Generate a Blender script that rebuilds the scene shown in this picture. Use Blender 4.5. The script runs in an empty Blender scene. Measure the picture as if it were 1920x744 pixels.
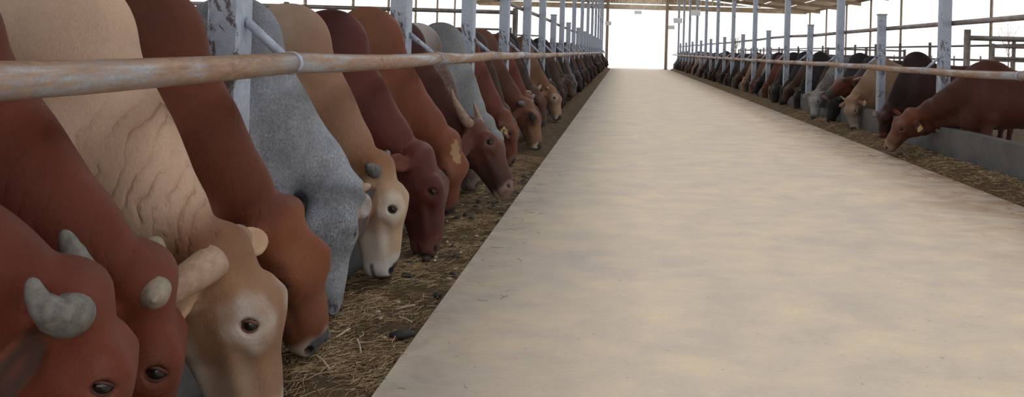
import bpy, math, random
import numpy as np
from mathutils import Vector, Matrix

random.seed(7)
rng = np.random.default_rng(7)
S = bpy.context.scene
COL = S.collection

# ------------------------------------------------------------------ camera
cam_d = bpy.data.cameras.new('camera')
cam = bpy.data.objects.new('camera', cam_d)
COL.objects.link(cam)
cam.location = (0.0, 0.0, 1.28)
cam.rotation_mode = 'QUATERNION'
ROLL = 0.028
cam.rotation_quaternion = (Matrix.Rotation(math.pi / 2, 3, 'X') @ Matrix.Rotation(ROLL, 3, 'Z')).to_quaternion()
cam_d.sensor_fit = 'HORIZONTAL'
cam_d.sensor_width = 36.0
cam_d.lens = 36.0 * 1560 / 1920
cam_d.shift_x = -(1168 - 960) / 1920
cam_d.shift_y = (97 - 372) / 1920
cam_d.clip_start = 0.05
cam_d.clip_end = 500
S.camera = cam

# ------------------------------------------------------------------ world, sun, exposure
W = bpy.data.worlds.new('overcast_sky')
S.world = W
W.use_nodes = True
bg = W.node_tree.nodes['Background']
bg.inputs['Color'].default_value = (0.96, 0.98, 1.0, 1)
bg.inputs['Strength'].default_value = 2.6
sun_d = bpy.data.lights.new('sun', 'SUN')
sun_d.energy = 2.4
sun_d.angle = math.radians(10)
sun_d.color = (1.0, 0.93, 0.82)
sun = bpy.data.objects.new('sun', sun_d)
COL.objects.link(sun)
sun.rotation_euler = (math.radians(-24), 0, 0)
S.view_settings.view_transform = 'Standard'
S.view_settings.look = 'None'
S.view_settings.exposure = -0.75
S.view_settings.gamma = 1.0
S.view_settings.use_curve_mapping = False

# ------------------------------------------------------------------ layout constants (metres)
END_Y = 64.0           # open far end of the barn
START_Y = -12.0  # roof runs on unseen behind the camera to cut light from there
CURB_L, CURB_R = -0.88, 3.60
RAIL_L, RAIL_R = -1.318, 3.84
POST_L, POST_R = -1.57, 4.09
RAILZ_L, RAILZ_R = 1.195, 1.155
BAY = 2.55
EAVE_L, EAVE_R, EAVE_Z = -11.2, 14.0, 4.6
PITCH = 0.10
SLOT = (-0.3, 3.1)     # open ridge slot over the feed alley

# ------------------------------------------------------------------ tagging helpers
def tag(o, label=None, cat=None, group=None, kind=None):
    if label: o['label'] = label
    if cat: o['category'] = cat
    if group: o['group'] = group
    if kind: o['kind'] = kind
    return o

def empty(name, loc=(0, 0, 0), rz=0.0):
    o = bpy.data.objects.new(name, None)
    o.empty_display_size = 0.1
    o.location = loc
    o.rotation_euler = (0, 0, rz)
    COL.objects.link(o)
    return o

def link(name, me, parent=None, loc=None):
    o = bpy.data.objects.new(name, me)
    COL.objects.link(o)
    if parent: o.parent = parent
    if loc is not None: o.location = loc
    return o

ORD = ['first', 'second', 'third', 'fourth', 'fifth', 'sixth', 'seventh', 'eighth', 'ninth', 'tenth', 'eleventh',
       'twelfth', 'thirteenth', 'fourteenth', 'fifteenth', 'sixteenth', 'seventeenth', 'eighteenth', 'nineteenth']
TENS = {20: ('twentieth', 'twenty'), 30: ('thirtieth', 'thirty'), 40: ('fortieth', 'forty'), 50: ('fiftieth', 'fifty'),
        60: ('sixtieth', 'sixty'), 70: ('seventieth', 'seventy'), 80: ('eightieth', 'eighty')}
def ordinal(n):
    if n < 20: return ORD[n - 1]
    t = n // 10 * 10
    return TENS[t][0] if n == t else TENS[t][1] + '-' + ORD[n - t - 1]

# ------------------------------------------------------------------ mesh collector
class MB:
    def __init__(s): s.v = []; s.f = []
    def add(s, v, f):
        n = len(s.v); s.v += [tuple(p) for p in v]; s.f += [tuple(i + n for i in q) for q in f]
        return s
    def box(s, x0, x1, y0, y1, z0, z1):
        v = [(x, y, z) for x in (x0, x1) for y in (y0, y1) for z in (z0, z1)]
        return s.add(v, [(0, 1, 3, 2), (4, 6, 7, 5), (0, 4, 5, 1), (2, 3, 7, 6), (0, 2, 6, 4), (1, 5, 7, 3)])
    def tube(s, pts, rad, n=12, caps=True, flat=None):
        pts = [Vector(p) for p in pts]
        if not hasattr(rad, '__len__'): rad = [rad] * len(pts)
        rings = []; up = None
        for i, p in enumerate(pts):
            d = (pts[min(i + 1, len(pts) - 1)] - pts[max(i - 1, 0)]).normalized()
            if up is None:
                a = Vector((0, 0, 1)) if abs(d.z) < .9 else Vector((1, 0, 0))
                up = (a - d * a.dot(d)).normalized()
            else: up = (up - d * up.dot(d)).normalized()
            w = d.cross(up)
            rings.append([p + (up * math.cos(2 * math.pi * k / n) * (flat or 1) + w * math.sin(2 * math.pi * k / n)) * rad[i] for k in range(n)])
        v = [q for r in rings for q in r]
        f = [(i * n + k, i * n + (k + 1) % n, (i + 1) * n + (k + 1) % n, (i + 1) * n + k) for i in range(len(pts) - 1) for k in range(n)]
        if caps:
            f.append(tuple(range(n))[::-1]); f.append(tuple((len(pts) - 1) * n + k for k in range(n)))
        return s.add(v, f)
    def mesh(s, name, mat=None, smooth=False, angle=None):
        me = bpy.data.meshes.new(name)
        me.from_pydata(s.v, [], s.f)
        if mat: me.materials.append(mat)
        me.validate(); 
        import bmesh
        b = bmesh.new(); b.from_mesh(me); bmesh.ops.recalc_face_normals(b, faces=b.faces); b.to_mesh(me); b.free()
        if smooth:
            me.polygons.foreach_set('use_smooth', [len(p.vertices) == 4 for p in me.polygons])
        me.update()
        return me
    def build(s, name, mat=None, parent=None, loc=None, smooth=False):
        return link(name, s.mesh(name, mat, smooth), parent, loc)

# ------------------------------------------------------------------ material helpers
class NT:
    def __init__(s, name):
        s.m = bpy.data.materials.new(name); s.m.use_nodes = True
        s.t = s.m.node_tree; s.b = s.t.nodes['Principled BSDF']
    def n(s, typ, **kw):
        nd = s.t.nodes.new(typ)
        for k, v in kw.items():
            if k.startswith('i_'):
                key = k[2:]
                key = int(key) if key.isdigit() else key.replace('_', ' ')
                nd.inputs[key].default_value = v
            else: setattr(nd, k, v)
        return nd
    def l(s, a, b): s.t.links.new(a, b)
    def coord(s, scale=(1, 1, 1), kind='Object'):
        tc = s.n('ShaderNodeTexCoord'); mp = s.n('ShaderNodeMapping')
        mp.inputs['Scale'].default_value = scale
        s.l(tc.outputs[kind], mp.inputs['Vector'])
        return mp.outputs['Vector']
    def noise(s, vec, scale, detail=4, rough=.55, dist=0.0):
        nd = s.n('ShaderNodeTexNoise', i_Scale=scale, i_Detail=detail, i_Roughness=rough, i_Distortion=dist)
        s.l(vec, nd.inputs['Vector']); return nd.outputs['Fac']
    def ramp(s, fac, stops, interp='LINEAR'):
        nd = s.n('ShaderNodeValToRGB'); nd.color_ramp.interpolation = interp
        el = nd.color_ramp.elements
        while len(el) < len(stops): el.new(0.5)
        for e, (p, c) in zip(el, stops):
            e.position = p; e.color = (c, c, c, 1) if not hasattr(c, '__len__') else (*c, 1)
        s.l(fac, nd.inputs['Fac']); return nd.outputs['Color']
    def mix(s, fac, a, b, mode='MIX'):
        nd = s.n('ShaderNodeMix', data_type='RGBA', blend_type=mode)
        for sock, v in ((nd.inputs[0], fac), (nd.inputs[6], a), (nd.inputs[7], b)):
            if isinstance(v, (int, float)): sock.default_value = v
            elif hasattr(v, '__len__'): sock.default_value = (*v, 1)
            else: s.l(v, sock)
        return nd.outputs[2]
    def math(s, op, a, b=0.0):
        nd = s.n('ShaderNodeMath', operation=op)
        for sock, v in ((nd.inputs[0], a), (nd.inputs[1], b)):
            if isinstance(v, (int, float)): sock.default_value = v
            else: s.l(v, sock)
        return nd.outputs[0]
    def bump(s, h, strength=.3, dist=.01, prev=None):
        nd = s.n('ShaderNodeBump', i_Strength=strength, i_Distance=dist)
        s.l(h, nd.inputs['Height'])
        if prev is not None: s.l(prev, nd.inputs['Normal'])
        s.l(nd.outputs['Normal'], s.b.inputs['Normal'])
        return nd.outputs['Normal']
    def set(s, col=None, rough=None, metal=None, spec=None):
        for key, v in (('Base Color', col), ('Roughness', rough), ('Metallic', metal), ('Specular IOR Level', spec)):
            if v is None: continue
            if isinstance(v, (int, float)): s.b.inputs[key].default_value = v
            elif hasattr(v, '__len__'): s.b.inputs[key].default_value = (*v, 1)
            else: s.l(v, s.b.inputs[key])
        return s

def mat_floor():
    t = NT('alley_concrete')
    v = t.coord((0.8, 1.0, 1.0))
    big = t.noise(v, 1.1, 5, .6, .4); mid = t.noise(v, 3.4, 7, .62, .25); fine = t.noise(v, 45, 4, .7)
    c = t.ramp(big, [(.28, (.40, .365, .355)), (.47, (.50, .445, .38)), (.62, (.57, .49, .385)), (.8, (.48, .435, .39))])
    c2 = t.ramp(mid, [(.30, (.40, .365, .355)), (.5, (.51, .45, .385)), (.70, (.64, .535, .40))])
    c = t.mix(.62, c, c2)
    c = t.mix(.28, c, t.ramp(fine, [(.25, (.25, .22, .2)), (.6, (.6, .55, .48))]), 'SOFT_LIGHT')
    # brown feed dust tracked along the right and left kerbs
    sep = t.n('ShaderNodeSeparateXYZ'); tc = t.n('ShaderNodeTexCoord'); t.l(tc.outputs['Object'], sep.inputs[0])
    d = t.n('ShaderNodeMapRange', i_From_Min=2.1, i_From_Max=3.6); t.l(sep.outputs[0], d.inputs['Value'])
    dust = t.math('MULTIPLY', d.outputs[0], t.ramp(t.noise(v, 2.0, 6, .7, 1.0), [(.38, 0.0), (.62, 1.0)]))
    c = t.mix(t.math('MULTIPLY', dust, .85), c, (.29, .165, .095))
    d2 = t.n('ShaderNodeMapRange', i_From_Min=-.45, i_From_Max=-.9); t.l(sep.outputs[0], d2.inputs['Value'])
    dust2 = t.math('MULTIPLY', d2.outputs[0], t.ramp(t.noise(v, 5, 6, .7, 1.0), [(.40, 0.0), (.7, 1.0)]))
    c = t.mix(t.math('MULTIPLY', dust2, .6), c, (.26, .2, .15))
    specks = t.ramp(t.noise(t.coord((1, 1, 1)), 28, 2, .5), [(.70, 0.0), (.74, 1.0)])
    c = t.mix(t.math('MULTIPLY', specks, .45), c, (.2, .16, .12))
    t.set(c, .72, 0, .3)
    t.bump(mid, .25, .006, t.bump(fine, .2, .003))
    return t.m

def mat_concrete(name, c0, c1, scale=3):
    t = NT(name); v = t.coord()
    a = t.noise(v, scale, 6, .65, .5); b = t.noise(v, 40, 4, .7)
    c = t.mix(.4, t.ramp(a, [(.3, c0), (.7, c1)]), t.ramp(b, [(.3, c0), (.7, c1)]))
    t.set(c, .85, 0, .2); t.bump(b, .4, .006)
    return t.m

def mat_feed():
    t = NT('feed_bed'); v = t.coord()
    a = t.noise(v, 5, 6, .7, 1.0); b = t.noise(v, 60, 4, .75, 2.0); w = t.noise(t.coord((4, 30, 10)), 6, 5, .7, 2.5)
    c = t.ramp(a, [(.32, (.045, .03, .02)), (.46, (.16, .105, .062)), (.68, (.30, .205, .12))])
    c = t.mix(.45, c, t.ramp(b, [(.3, (.035, .022, .014)), (.55, (.18, .115, .065)), (.75, (.36, .26, .15))]))
    c = t.mix(.3, c, t.ramp(w, [(.35, (.06, .04, .025)), (.65, (.30, .22, .13))]))
    t.set(c, .9, 0, .15); t.bump(b, .9, .02, t.bump(w, .6, .012))
    return t.m

def mat_straw():
    t = NT('straw'); g = t.n('ShaderNodeNewGeometry')
    c = t.ramp(g.outputs['Random Per Island'], [(0, (.14, .085, .045)), (.4, (.32, .215, .115)), (.8, (.48, .345, .20)), (1, (.64, .52, .35))])
    t.set(c, .7, 0, .25); return t.m

def mat_rail():
    t = NT('rusty_galvanised_pipe'); v = t.coord((3, .55, 3))
    a = t.noise(v, 2.4, 6, .62, .6); b = t.noise(t.coord((8, 2, 8)), 9, 5, .7); f = t.noise(t.coord(), 70, 3, .7)
    zinc = t.ramp(f, [(.3, (.27, .29, .33)), (.7, (.44, .47, .52))])
    rust = t.ramp(b, [(.3, (.20, .105, .065)), (.55, (.36, .225, .145)), (.75, (.46, .32, .22))])
    k = t.ramp(t.math('ADD', t.math('MULTIPLY', a, .75), t.math('MULTIPLY', b, .25)), [(.40, 0.0), (.52, 1.0)])
    t.set(t.mix(k, zinc, rust), t.ramp(k, [(0, .36), (1, .55)]), .25, .5)
    t.bump(b, .25, .002); return t.m

def mat_post():
    t = NT('peeling_pale_blue_post'); v = t.coord((1, 1, .5))
    a = t.noise(v, 9, 6, .7, .8); b = t.noise(t.coord(), 30, 4, .7); r = t.noise(v, 4, 4, .6)
    paint = t.ramp(b, [(.3, (.33, .38, .48)), (.7, (.47, .52, .62))])
    under = t.ramp(r, [(.35, (.075, .08, .10)), (.7, (.21, .15, .12))])
    k = t.ramp(a, [(.55, 0.0), (.6, 1.0)], 'EASE')
    t.set(t.mix(k, paint, under), .5, .1, .45); t.bump(t.ramp(k, [(0, 1.0), (1, 0.0)]), .4, .002)
    return t.m

def mat_simple(name, col, rough=.6, metal=0, var=.35, scale=12, spec=.4, bump=.15):
    t = NT(name); v = t.coord(); a = t.noise(v, scale, 5, .65)
    lo = tuple(x * (1 - var) for x in col); hi = tuple(min(1, x * (1 + var)) for x in col)
    t.set(t.ramp(a, [(.3, lo), (.7, hi)]), rough, metal, spec)
    if bump: t.bump(a, bump, .004)
    return t.m

M = dict(
    floor=mat_floor(),
    trough=mat_concrete('trough_concrete', (.10, .085, .07), (.24, .21, .18)),
    wall=mat_concrete('feed_wall_concrete', (.09, .09, .092), (.20, .195, .19)),
    pen=mat_concrete('pen_ground', (.10, .065, .04), (.22, .15, .095), 2),
    ground=mat_concrete('outer_ground', (.66, .62, .56), (.78, .74, .68), .4),
    feed=mat_feed(), straw=mat_straw(), rail=mat_rail(), post=mat_post(),
    roof=mat_simple('roof_sheet', (.50, .41, .30), .55, .2, .3, 3),
    purlin=mat_simple('roof_steel', (.30, .235, .165), .6, .2),
    pipe=mat_simple('pen_pipe', (.26, .225, .20), .5, .3, .4, 8),
    lump=mat_simple('dark_feed_lump', (.035, .030, .030), .7, 0, .5, 25, .4, .6),
    chip=mat_simple('pale_maize_chip', (.48, .42, .33), .7, 0, .2, 30),
    lampbox=mat_simple('lamp_housing', (.78, .78, .76), .5, 0, .08),
    bark=mat_simple('bark', (.16, .12, .09), .8),
    eye=NT('eye').set((.012, .009, .008), .08, 0, .6).m,
    tagy=mat_simple('ear_tag_plastic', (.62, .42, .20), .5, 0, .15),
    ink=NT('tag_ink').set((.03, .025, .02), .6).m,
)

def horn_mat(name, c0, c1):
    t = NT(name); v = t.coord(); a = t.noise(v, 40, 5, .7)
    w = t.n('ShaderNodeTexWave', i_Scale=14.0, i_Distortion=5.0, i_Detail=3.0); t.l(v, w.inputs['Vector'])
    t.set(t.mix(.10, t.ramp(a, [(.3, c0), (.7, c1)]), t.ramp(w.outputs['Fac'], [(0, c0), (1, c1)])), .55, 0, .4)
    t.bump(w.outputs['Fac'], .10, .003, t.bump(a, .12, .001)); return t.m
LID = dict(dark=mat_simple('dark_eyelid', (.045, .028, .022), .5, 0, .2, 40), brown=mat_simple('brown_eyelid', (.14, .055, .032), .55, 0, .25, 40),
           red=mat_simple('red_eyelid', (.075, .022, .014), .55, 0, .25, 40), grey=mat_simple('grey_eyelid', (.09, .09, .095), .55, 0, .25, 40))
HORN = dict(grey=horn_mat('grey_horn', (.07, .065, .058), (.21, .195, .175)),
            pale=horn_mat('pale_horn', (.17, .135, .095), (.36, .30, .225)),
            dark=horn_mat('dark_horn', (.05, .05, .055), (.15, .15, .16)),
            brown=horn_mat('brown_horn', (.14, .09, .065), (.38, .27, .19)),
            tan=horn_mat('tan_horn', (.30, .19, .12), (.46, .33, .235)))

def coat_material(name, mottle=0.0, mscale=60.0, wrinkle=0.5, rough=.5, objcol=False):
    t = NT(name)
    at = t.n('ShaderNodeAttribute', attribute_name='coat')
    col = at.outputs['Color']
    if objcol:
        oi = t.n('ShaderNodeObjectInfo'); col = t.mix(1.0, col, oi.outputs['Color'], 'MULTIPLY')
    v = t.coord()
    big = t.noise(v, 5, 5, .6, .5)
    hair = t.noise(t.coord((90, 90, 26)), 2.4, 5, .75, .8)
    col = t.mix(.55, col, t.ramp(big, [(.28, .32), (.72, .68)]), 'SOFT_LIGHT')
    col = t.mix(.55, col, t.ramp(hair, [(.25, .25), (.75, .75)]), 'SOFT_LIGHT')
    if mottle:
        sp = t.ramp(t.noise(t.coord((1, 1, .6)), mscale, 5, .75, .6), [(.40, 0.0), (.62, 1.0)])
        bw = t.ramp(t.noise(v, 7, 4, .6, .6), [(.35, .2), (.65, 1.0)])
        col = t.mix(t.math('MULTIPLY', t.math('MULTIPLY', sp, bw), mottle), col, (.52, .55, .60))
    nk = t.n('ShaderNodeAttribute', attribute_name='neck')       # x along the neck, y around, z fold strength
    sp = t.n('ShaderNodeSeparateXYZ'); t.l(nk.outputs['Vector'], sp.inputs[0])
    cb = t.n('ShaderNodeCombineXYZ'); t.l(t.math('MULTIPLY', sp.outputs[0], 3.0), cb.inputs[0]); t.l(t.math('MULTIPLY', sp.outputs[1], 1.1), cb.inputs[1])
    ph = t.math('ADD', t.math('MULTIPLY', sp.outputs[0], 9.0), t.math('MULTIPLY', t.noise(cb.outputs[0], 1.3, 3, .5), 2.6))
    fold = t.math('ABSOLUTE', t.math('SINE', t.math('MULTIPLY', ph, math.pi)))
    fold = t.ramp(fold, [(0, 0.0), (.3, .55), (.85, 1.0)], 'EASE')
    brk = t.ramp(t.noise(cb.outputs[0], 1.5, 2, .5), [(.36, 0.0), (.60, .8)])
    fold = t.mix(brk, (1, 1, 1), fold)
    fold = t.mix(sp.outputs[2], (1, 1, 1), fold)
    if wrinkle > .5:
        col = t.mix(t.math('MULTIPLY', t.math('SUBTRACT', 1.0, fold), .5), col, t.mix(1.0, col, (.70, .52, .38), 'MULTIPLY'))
    t.set(col, rough + .06, 0, .22)
    t.b.inputs['Sheen Weight'].default_value = .04
    t.b.inputs['Sheen Roughness'].default_value = .4
    n1 = t.bump(hair, .35, .003)
    n2 = t.bump(t.noise(v, 22, 4, .6), .25, .006, n1)
    ed = t.n('ShaderNodeAttribute', attribute_name='eyed')       # skin creases ringing the eye
    dd = t.math('ADD', ed.outputs['Fac'], t.math('MULTIPLY', t.noise(v, 16, 3, .5), .06))
    rg = t.math('MULTIPLY', t.math('SINE', t.math('MULTIPLY', dd, 400.0)), t.ramp(ed.outputs['Fac'], [(.022, 0.0), (.034, 1.0), (.05, .7), (.085, 0.0)]))
    n2 = t.bump(rg, .16, .003, n2)
    t.bump(fold, wrinkle, .016, n2)
    return t.m

# ------------------------------------------------------------------ cattle: smooth-blended solid sampled on a graded grid
def sstep(a, b, x):
    t = np.clip((x - a) / (b - a), 0, 1); return t * t * (3 - 2 * t)

class Field:
    def __init__(s, ax):
        s.ax = [np.asarray(a, np.float32) for a in ax]
        s.D = np.full([len(a) for a in ax], .4, np.float32)
    def block(s, lo, hi):
        sl = []
        for i in range(3):
            a = np.searchsorted(s.ax[i], lo[i]); b = np.searchsorted(s.ax[i], hi[i])
            sl.append(slice(max(a - 1, 0), min(b + 1, len(s.ax[i]))))
        if any(q.stop <= q.start for q in sl): return None, None
        X = s.ax[0][sl[0]][:, None, None]; Y = s.ax[1][sl[1]][None, :, None]; Z = s.ax[2][sl[2]][None, None, :]
        return tuple(sl), (X, Y, Z)
    def comb(s, sl, d, k, cut):
        D = s.D[sl]
        if cut:
            d = -d
            h = np.clip(.5 - .5 * (D - d) / k, 0, 1)
            s.D[sl] = D * (1 - h) + d * h + k * h * (1 - h)
        else:
            h = np.clip(.5 + .5 * (D - d) / k, 0, 1)
            s.D[sl] = D * (1 - h) + d * h - k * h * (1 - h)
    def cone(s, a, b, r1, r2, k=.04, sc=(1, 1, 1), cut=False):
        a = np.array(a, float); b = np.array(b, float); sc = np.array(sc, float)
        rm = max(r1, r2); e = rm * sc + k + .03
        sl, P = s.block(np.minimum(a, b) - e, np.maximum(a, b) + e)
        if sl is None: return
        A = a / sc; B = b / sc; ba = B - A; l2 = max(ba @ ba, 1e-9)
        pa = [P[i] / sc[i] - A[i] for i in range(3)]
        t = np.clip((pa[0] * ba[0] + pa[1] * ba[1] + pa[2] * ba[2]) / l2, 0, 1)
        d = np.sqrt(sum((pa[i] - ba[i] * t) ** 2 for i in range(3))) - (r1 + (r2 - r1) * t)
        s.comb(sl, (d * .5 * (1 + sc.min())).astype(np.float32), k, cut)
    def ell(s, c, rad, k=.04, R=None, cut=False):
        c = np.array(c, float); rad = np.array(rad, float)
        R = np.eye(3) if R is None else np.array(R, float)
        e = np.sqrt(((R * rad[:, None]) ** 2).sum(0)) + k + .03
        sl, P = s.block(c - e, c + e)
        if sl is None: return
        p = [P[i] - c[i] for i in range(3)]
        q = [sum(R[j][i] * p[i] for i in range(3)) / rad[j] for j in range(3)]
        k0 = np.sqrt(q[0] ** 2 + q[1] ** 2 + q[2] ** 2)
        k1 = np.sqrt((q[0] / rad[0]) ** 2 + (q[1] / rad[1]) ** 2 + (q[2] / rad[2]) ** 2) + 1e-6
        s.comb(sl, (k0 * (k0 - 1) / k1).astype(np.float32), k, cut)
    def surface(s):
        D = s.D; nx, ny, nz = D.shape; ins = D < 0
        cnt = np.zeros((nx - 1, ny - 1, nz - 1), np.int8)
        offs = [(i, j, k) for i in (0, 1) for j in (0, 1) for k in (0, 1)]
        for i, j, k in offs: cnt += ins[i:nx - 1 + i, j:ny - 1 + j, k:nz - 1 + k]
        act = np.argwhere((cnt > 0) & (cnt < 8))
        idm = np.full(cnt.shape, -1, np.int32); idm[act[:, 0], act[:, 1], act[:, 2]] = np.arange(len(act))
        cv = np.stack([D[act[:, 0] + i, act[:, 1] + j, act[:, 2] + k] for i, j, k in offs], 1)
        cp = np.stack([np.stack([s.ax[0][act[:, 0] + i], s.ax[1][act[:, 1] + j], s.ax[2][act[:, 2] + k]], 1) for i, j, k in offs], 1)
        acc = np.zeros((len(act), 3)); n = np.zeros(len(act))
        for u in range(8):
            for w in range(u + 1, 8):
                if sum(abs(offs[u][q] - offs[w][q]) for q in range(3)) != 1: continue
                m = (cv[:, u] < 0) != (cv[:, w] < 0)
                t = cv[m, u] / (cv[m, u] - cv[m, w])
                acc[m] += cp[m, u] + (cp[m, w] - cp[m, u]) * t[:, None]; n[m] += 1
        V = acc / n[:, None]
        F = []
        for ax in range(3):
            a = [slice(None)] * 3; b = [slice(None)] * 3
            a[ax] = slice(0, -1); b[ax] = slice(1, None)
            sg = ins[tuple(a)].astype(np.int8) - ins[tuple(b)].astype(np.int8)
            o1, o2 = [q for q in range(3) if q != ax]
            e = np.argwhere(sg != 0)
            e = e[(e[:, o1] > 0) & (e[:, o2] > 0) & (e[:, o1] < D.shape[o1] - 1) & (e[:, o2] < D.shape[o2] - 1)]
            g = sg[e[:, 0], e[:, 1], e[:, 2]]
            q = []
            for d1, d2 in ((0, 0), (1, 0), (1, 1), (0, 1)):
                x = e.copy(); x[:, o1] -= 1 - d1; x[:, o2] -= 1 - d2
                q.append(idm[x[:, 0], x[:, 1], x[:, 2]])
            q = np.stack(q, 1)
            if ax == 1: g = -g
            q[g < 0] = q[g < 0][:, ::-1]
            F.append(q)
        F = np.concatenate(F); F = F[(F >= 0).all(1)]
        for _ in range(2):                                   # relax
            sm = np.zeros_like(V); c = np.zeros(len(V))
            for k in range(4):
                i, j = F[:, k], F[:, (k + 1) % 4]
                for q in range(3):
                    sm[:, q] += np.bincount(i, V[j, q], len(V)) + np.bincount(j, V[i, q], len(V))
                c += np.bincount(i, minlength=len(V)) + np.bincount(j, minlength=len(V))
            V = V * .55 + .45 * sm / np.maximum(c, 1)[:, None]
        return V, F

def graded(lo, hi, f0, f1, fine, coarse):
    out = [f0]; x = f0; h = fine
    while x < f1: x += fine; out.append(x)
    while x < hi: h = min(h * 1.12, coarse); x += h; out.append(x)
    x = f0; h = fine; left = []
    while x > lo: h = min(h * 1.12, coarse); x -= h; left.append(x)
    return np.array(left[::-1] + out)

def unit(v): v = np.array(v, float); return v / np.linalg.norm(v)

class Cow:
    """one animal: local x forward, y to its left, z up, origin on the ground between the fore feet"""
    def __init__(s, P=(.47, 0, .66), Mz=(.65, 0, .05), twist=0.0, scale=1.0, hump=1.0, girth=1.0, fine=.02, coarse=None,
                 ears=None, ear_len=.2, horn=None, coat=None, dewlap=1.0, headw=1.0, nb=0.0, bulge=.045, back=.08, dew_r=.085, neck_r=1.0):
        s.bulge = bulge
        s.P = np.array(P, float); s.M = np.array(Mz, float); s.coat = coat or {}
        d = s.M - s.P; s.L = np.linalg.norm(d); s.h = d / s.L; hs = s.hs = s.L / .56
        n = np.array([1, 0, .25]); n = unit(n - s.h * (n @ s.h))
        sd = np.cross(n, s.h)                                 # towards the animal's left for a lowered head
        if sd[1] < 0: sd = -sd
        c, q = math.cos(twist), math.sin(twist)               # +twist turns the face to its left
        s.n = unit(n * c + sd * q); s.s = unit(sd * c - n * q)
        s.horn = horn; s.lidkey = (coat or {}).get('lidkey', 'dark')
        fx0 = min(s.P[0], s.M[0]) - .26 * hs; fx1 = max(s.P[0], s.M[0]) + .12
        fy0 = min(s.P[1], s.M[1]) - .17 * hs; fy1 = max(s.P[1], s.M[1]) + .17 * hs
        fz0 = min(s.M[2], s.P[2]) - .03; fz1 = max(s.P[2], s.M[2]) + .12
        co = coarse or max(.028, fine * 2)
        F = Field([graded(-1.8 * scale, fx1 + .1, fx0, fx1, fine, co), graded(min(-.45, fy0 - .1), max(.45, fy1 + .1), fy0, fy1, fine, co),
                   graded(-.06, 1.62 * scale * max(1, hump), max(fz0, -.03), fz1, fine, co)])
        S_ = scale; G = girth
        w = lambda x, y, z: (x * S_, y * S_, z * S_)
        # trunk
        bk = back
        F.ell(w(-.18, 0, .86 + bk * .5), (.40 * S_, .235 * S_ * G, (.37 + bk * .5) * S_), .08)
        F.ell(w(-.70, 0, .85 + bk * .5), (.60 * S_, .275 * S_ * G, (.355 + bk * .5) * S_), .12)
        F.ell(w(-1.22, 0, .96 + bk * .7), (.36 * S_, .235 * S_ * G, .30 * S_), .10)
        F.cone(w(-.05, 0, 1.12 + bk), w(-1.35, 0, 1.14 + bk), (.13 + bk * .25) * S_, .12 * S_, .10)
        for y in (-1, 1):
            F.ell(w(0, y * .155 * G, .84), (.17 * S_, .09 * S_, .29 * S_), .08)
            F.ell(w(-1.22, y * .16 * G, .82), (.22 * S_, .10 * S_, .30 * S_), .08)
            F.ell(w(-1.22, y * .17, 1.19 + bk), (.09 * S_, .06 * S_, .05 * S_), .08)
            for A, B, r1, r2 in (((-.02, .15, .66), (.03, .145, .40), .095, .058), ((.03, .145, .40), (.0, .14, .13), .05, .036), ((.0, .14, .13), (.03, .14, .03), .042, .056),
                                 ((-1.2, .17, .70), (-1.42, .15, .47), .12, .056), ((-1.42, .15, .47), (-1.37, .15, .13), .052, .038), ((-1.37, .15, .13), (-1.33, .15, .03), .042, .056)):
                F.cone(w(A[0], y * A[1] * G, A[2]), w(B[0], y * B[1] * G, B[2]), r1 * S_, r2 * S_, .04)
        F.cone(w(-1.50, 0, 1.14 + bk), w(-1.63, 0, .95), .045, .03, .05); F.cone(w(-1.63, 0, .95), w(-1.64, 0, .52), .028, .02, .03)
        F.cone(w(-1.64, 0, .52), w(-1.63, 0, .34), .03, .04, .03)
        # hump, brisket
        a = math.radians(20); R = [(math.cos(a), 0, math.sin(a)), (0, 1, 0), (-math.sin(a), 0, math.cos(a))]
        F.ell(w(-.02, 0, 1.16 + .13 * hump), (.22 * S_, .10 * S_, (.10 + .09 * hump) * S_), .10, R)
        F.ell(w(.14, 0, .62), (.15 * S_, .11 * S_, .18 * S_), .08)
        # neck
        N0 = np.array(w(-.10, 0, 1.06)); N3 = s.P - s.n * .125 * hs + s.h * .03
        C = N0 + np.array((.25 * S_, nb, -.16 * S_)) + np.array((0, .35 * (s.P[1]), 0))
        bz = lambda t: N0 * (1 - t) ** 2 + 2 * C * t * (1 - t) + N3 * t * t
        s.neck = [bz(t) for t in np.linspace(0, 1, 7)]
        rr = [.265, .245, .220, .192, .164, .134, .100]
        for i in range(6):
            F.cone(s.neck[i], s.neck[i + 1], rr[i] * S_ * (1 + (neck_r - 1) * min(1, (6 - i) / 3)), rr[i + 1] * S_ * (1 + (neck_r - 1) * min(1, (5 - i) / 3)), .06, (1, .66 + .02 * i, 1))
        q0 = np.array(w(.03, 0, 1.16 + .05 * hump)); F.cone(q0, s.neck[2] + np.array((.03, 0, .02)), (.16 + .02 * hump) * S_, .205 * S_, .10, (1, .62, 1))
        H = lambda a, b, c: s.P + s.h * a * s.L + s.n * (b + bulge * math.sin(math.pi * min(max(a, 0), .9) / .9)) * hs + s.s * c * hs * headw
        s.H = H
        B = np.stack([s.h, s.n, s.s])
        # dewlap: a thin hanging fold from the throat to the brisket
        if dewlap:
            T = H(.35, -.24, 0); pr = None
            for i in range(8):
                t = i / 7.0
                q = T * (1 - t) + np.array(w(.12, 0, .58)) * t + np.array((-.05 * math.sin(math.pi * t), .012 * math.sin(9 * t), -.05 * math.sin(math.pi * t) * dewlap))
                if pr is not None: F.cone(pr, q, (dew_r - .01) * S_, dew_r * S_, .05, (1, .30, 1))
                pr = q
        # head
        F.ell(H(.085, -.080, 0), np.array((.080, .085, .085)) * hs, .035, B)
        hw = (1, 1, 1)
        for c in (-1, 1):
            F.cone(H(.10, -.078, c * .030), H(.45, -.078, c * .030), .080 * hs, .064 * hs, .04)
        F.cone(H(.42, -.076, 0), H(.82, -.098, 0), .078 * hs, .056 * hs, .06)
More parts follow.
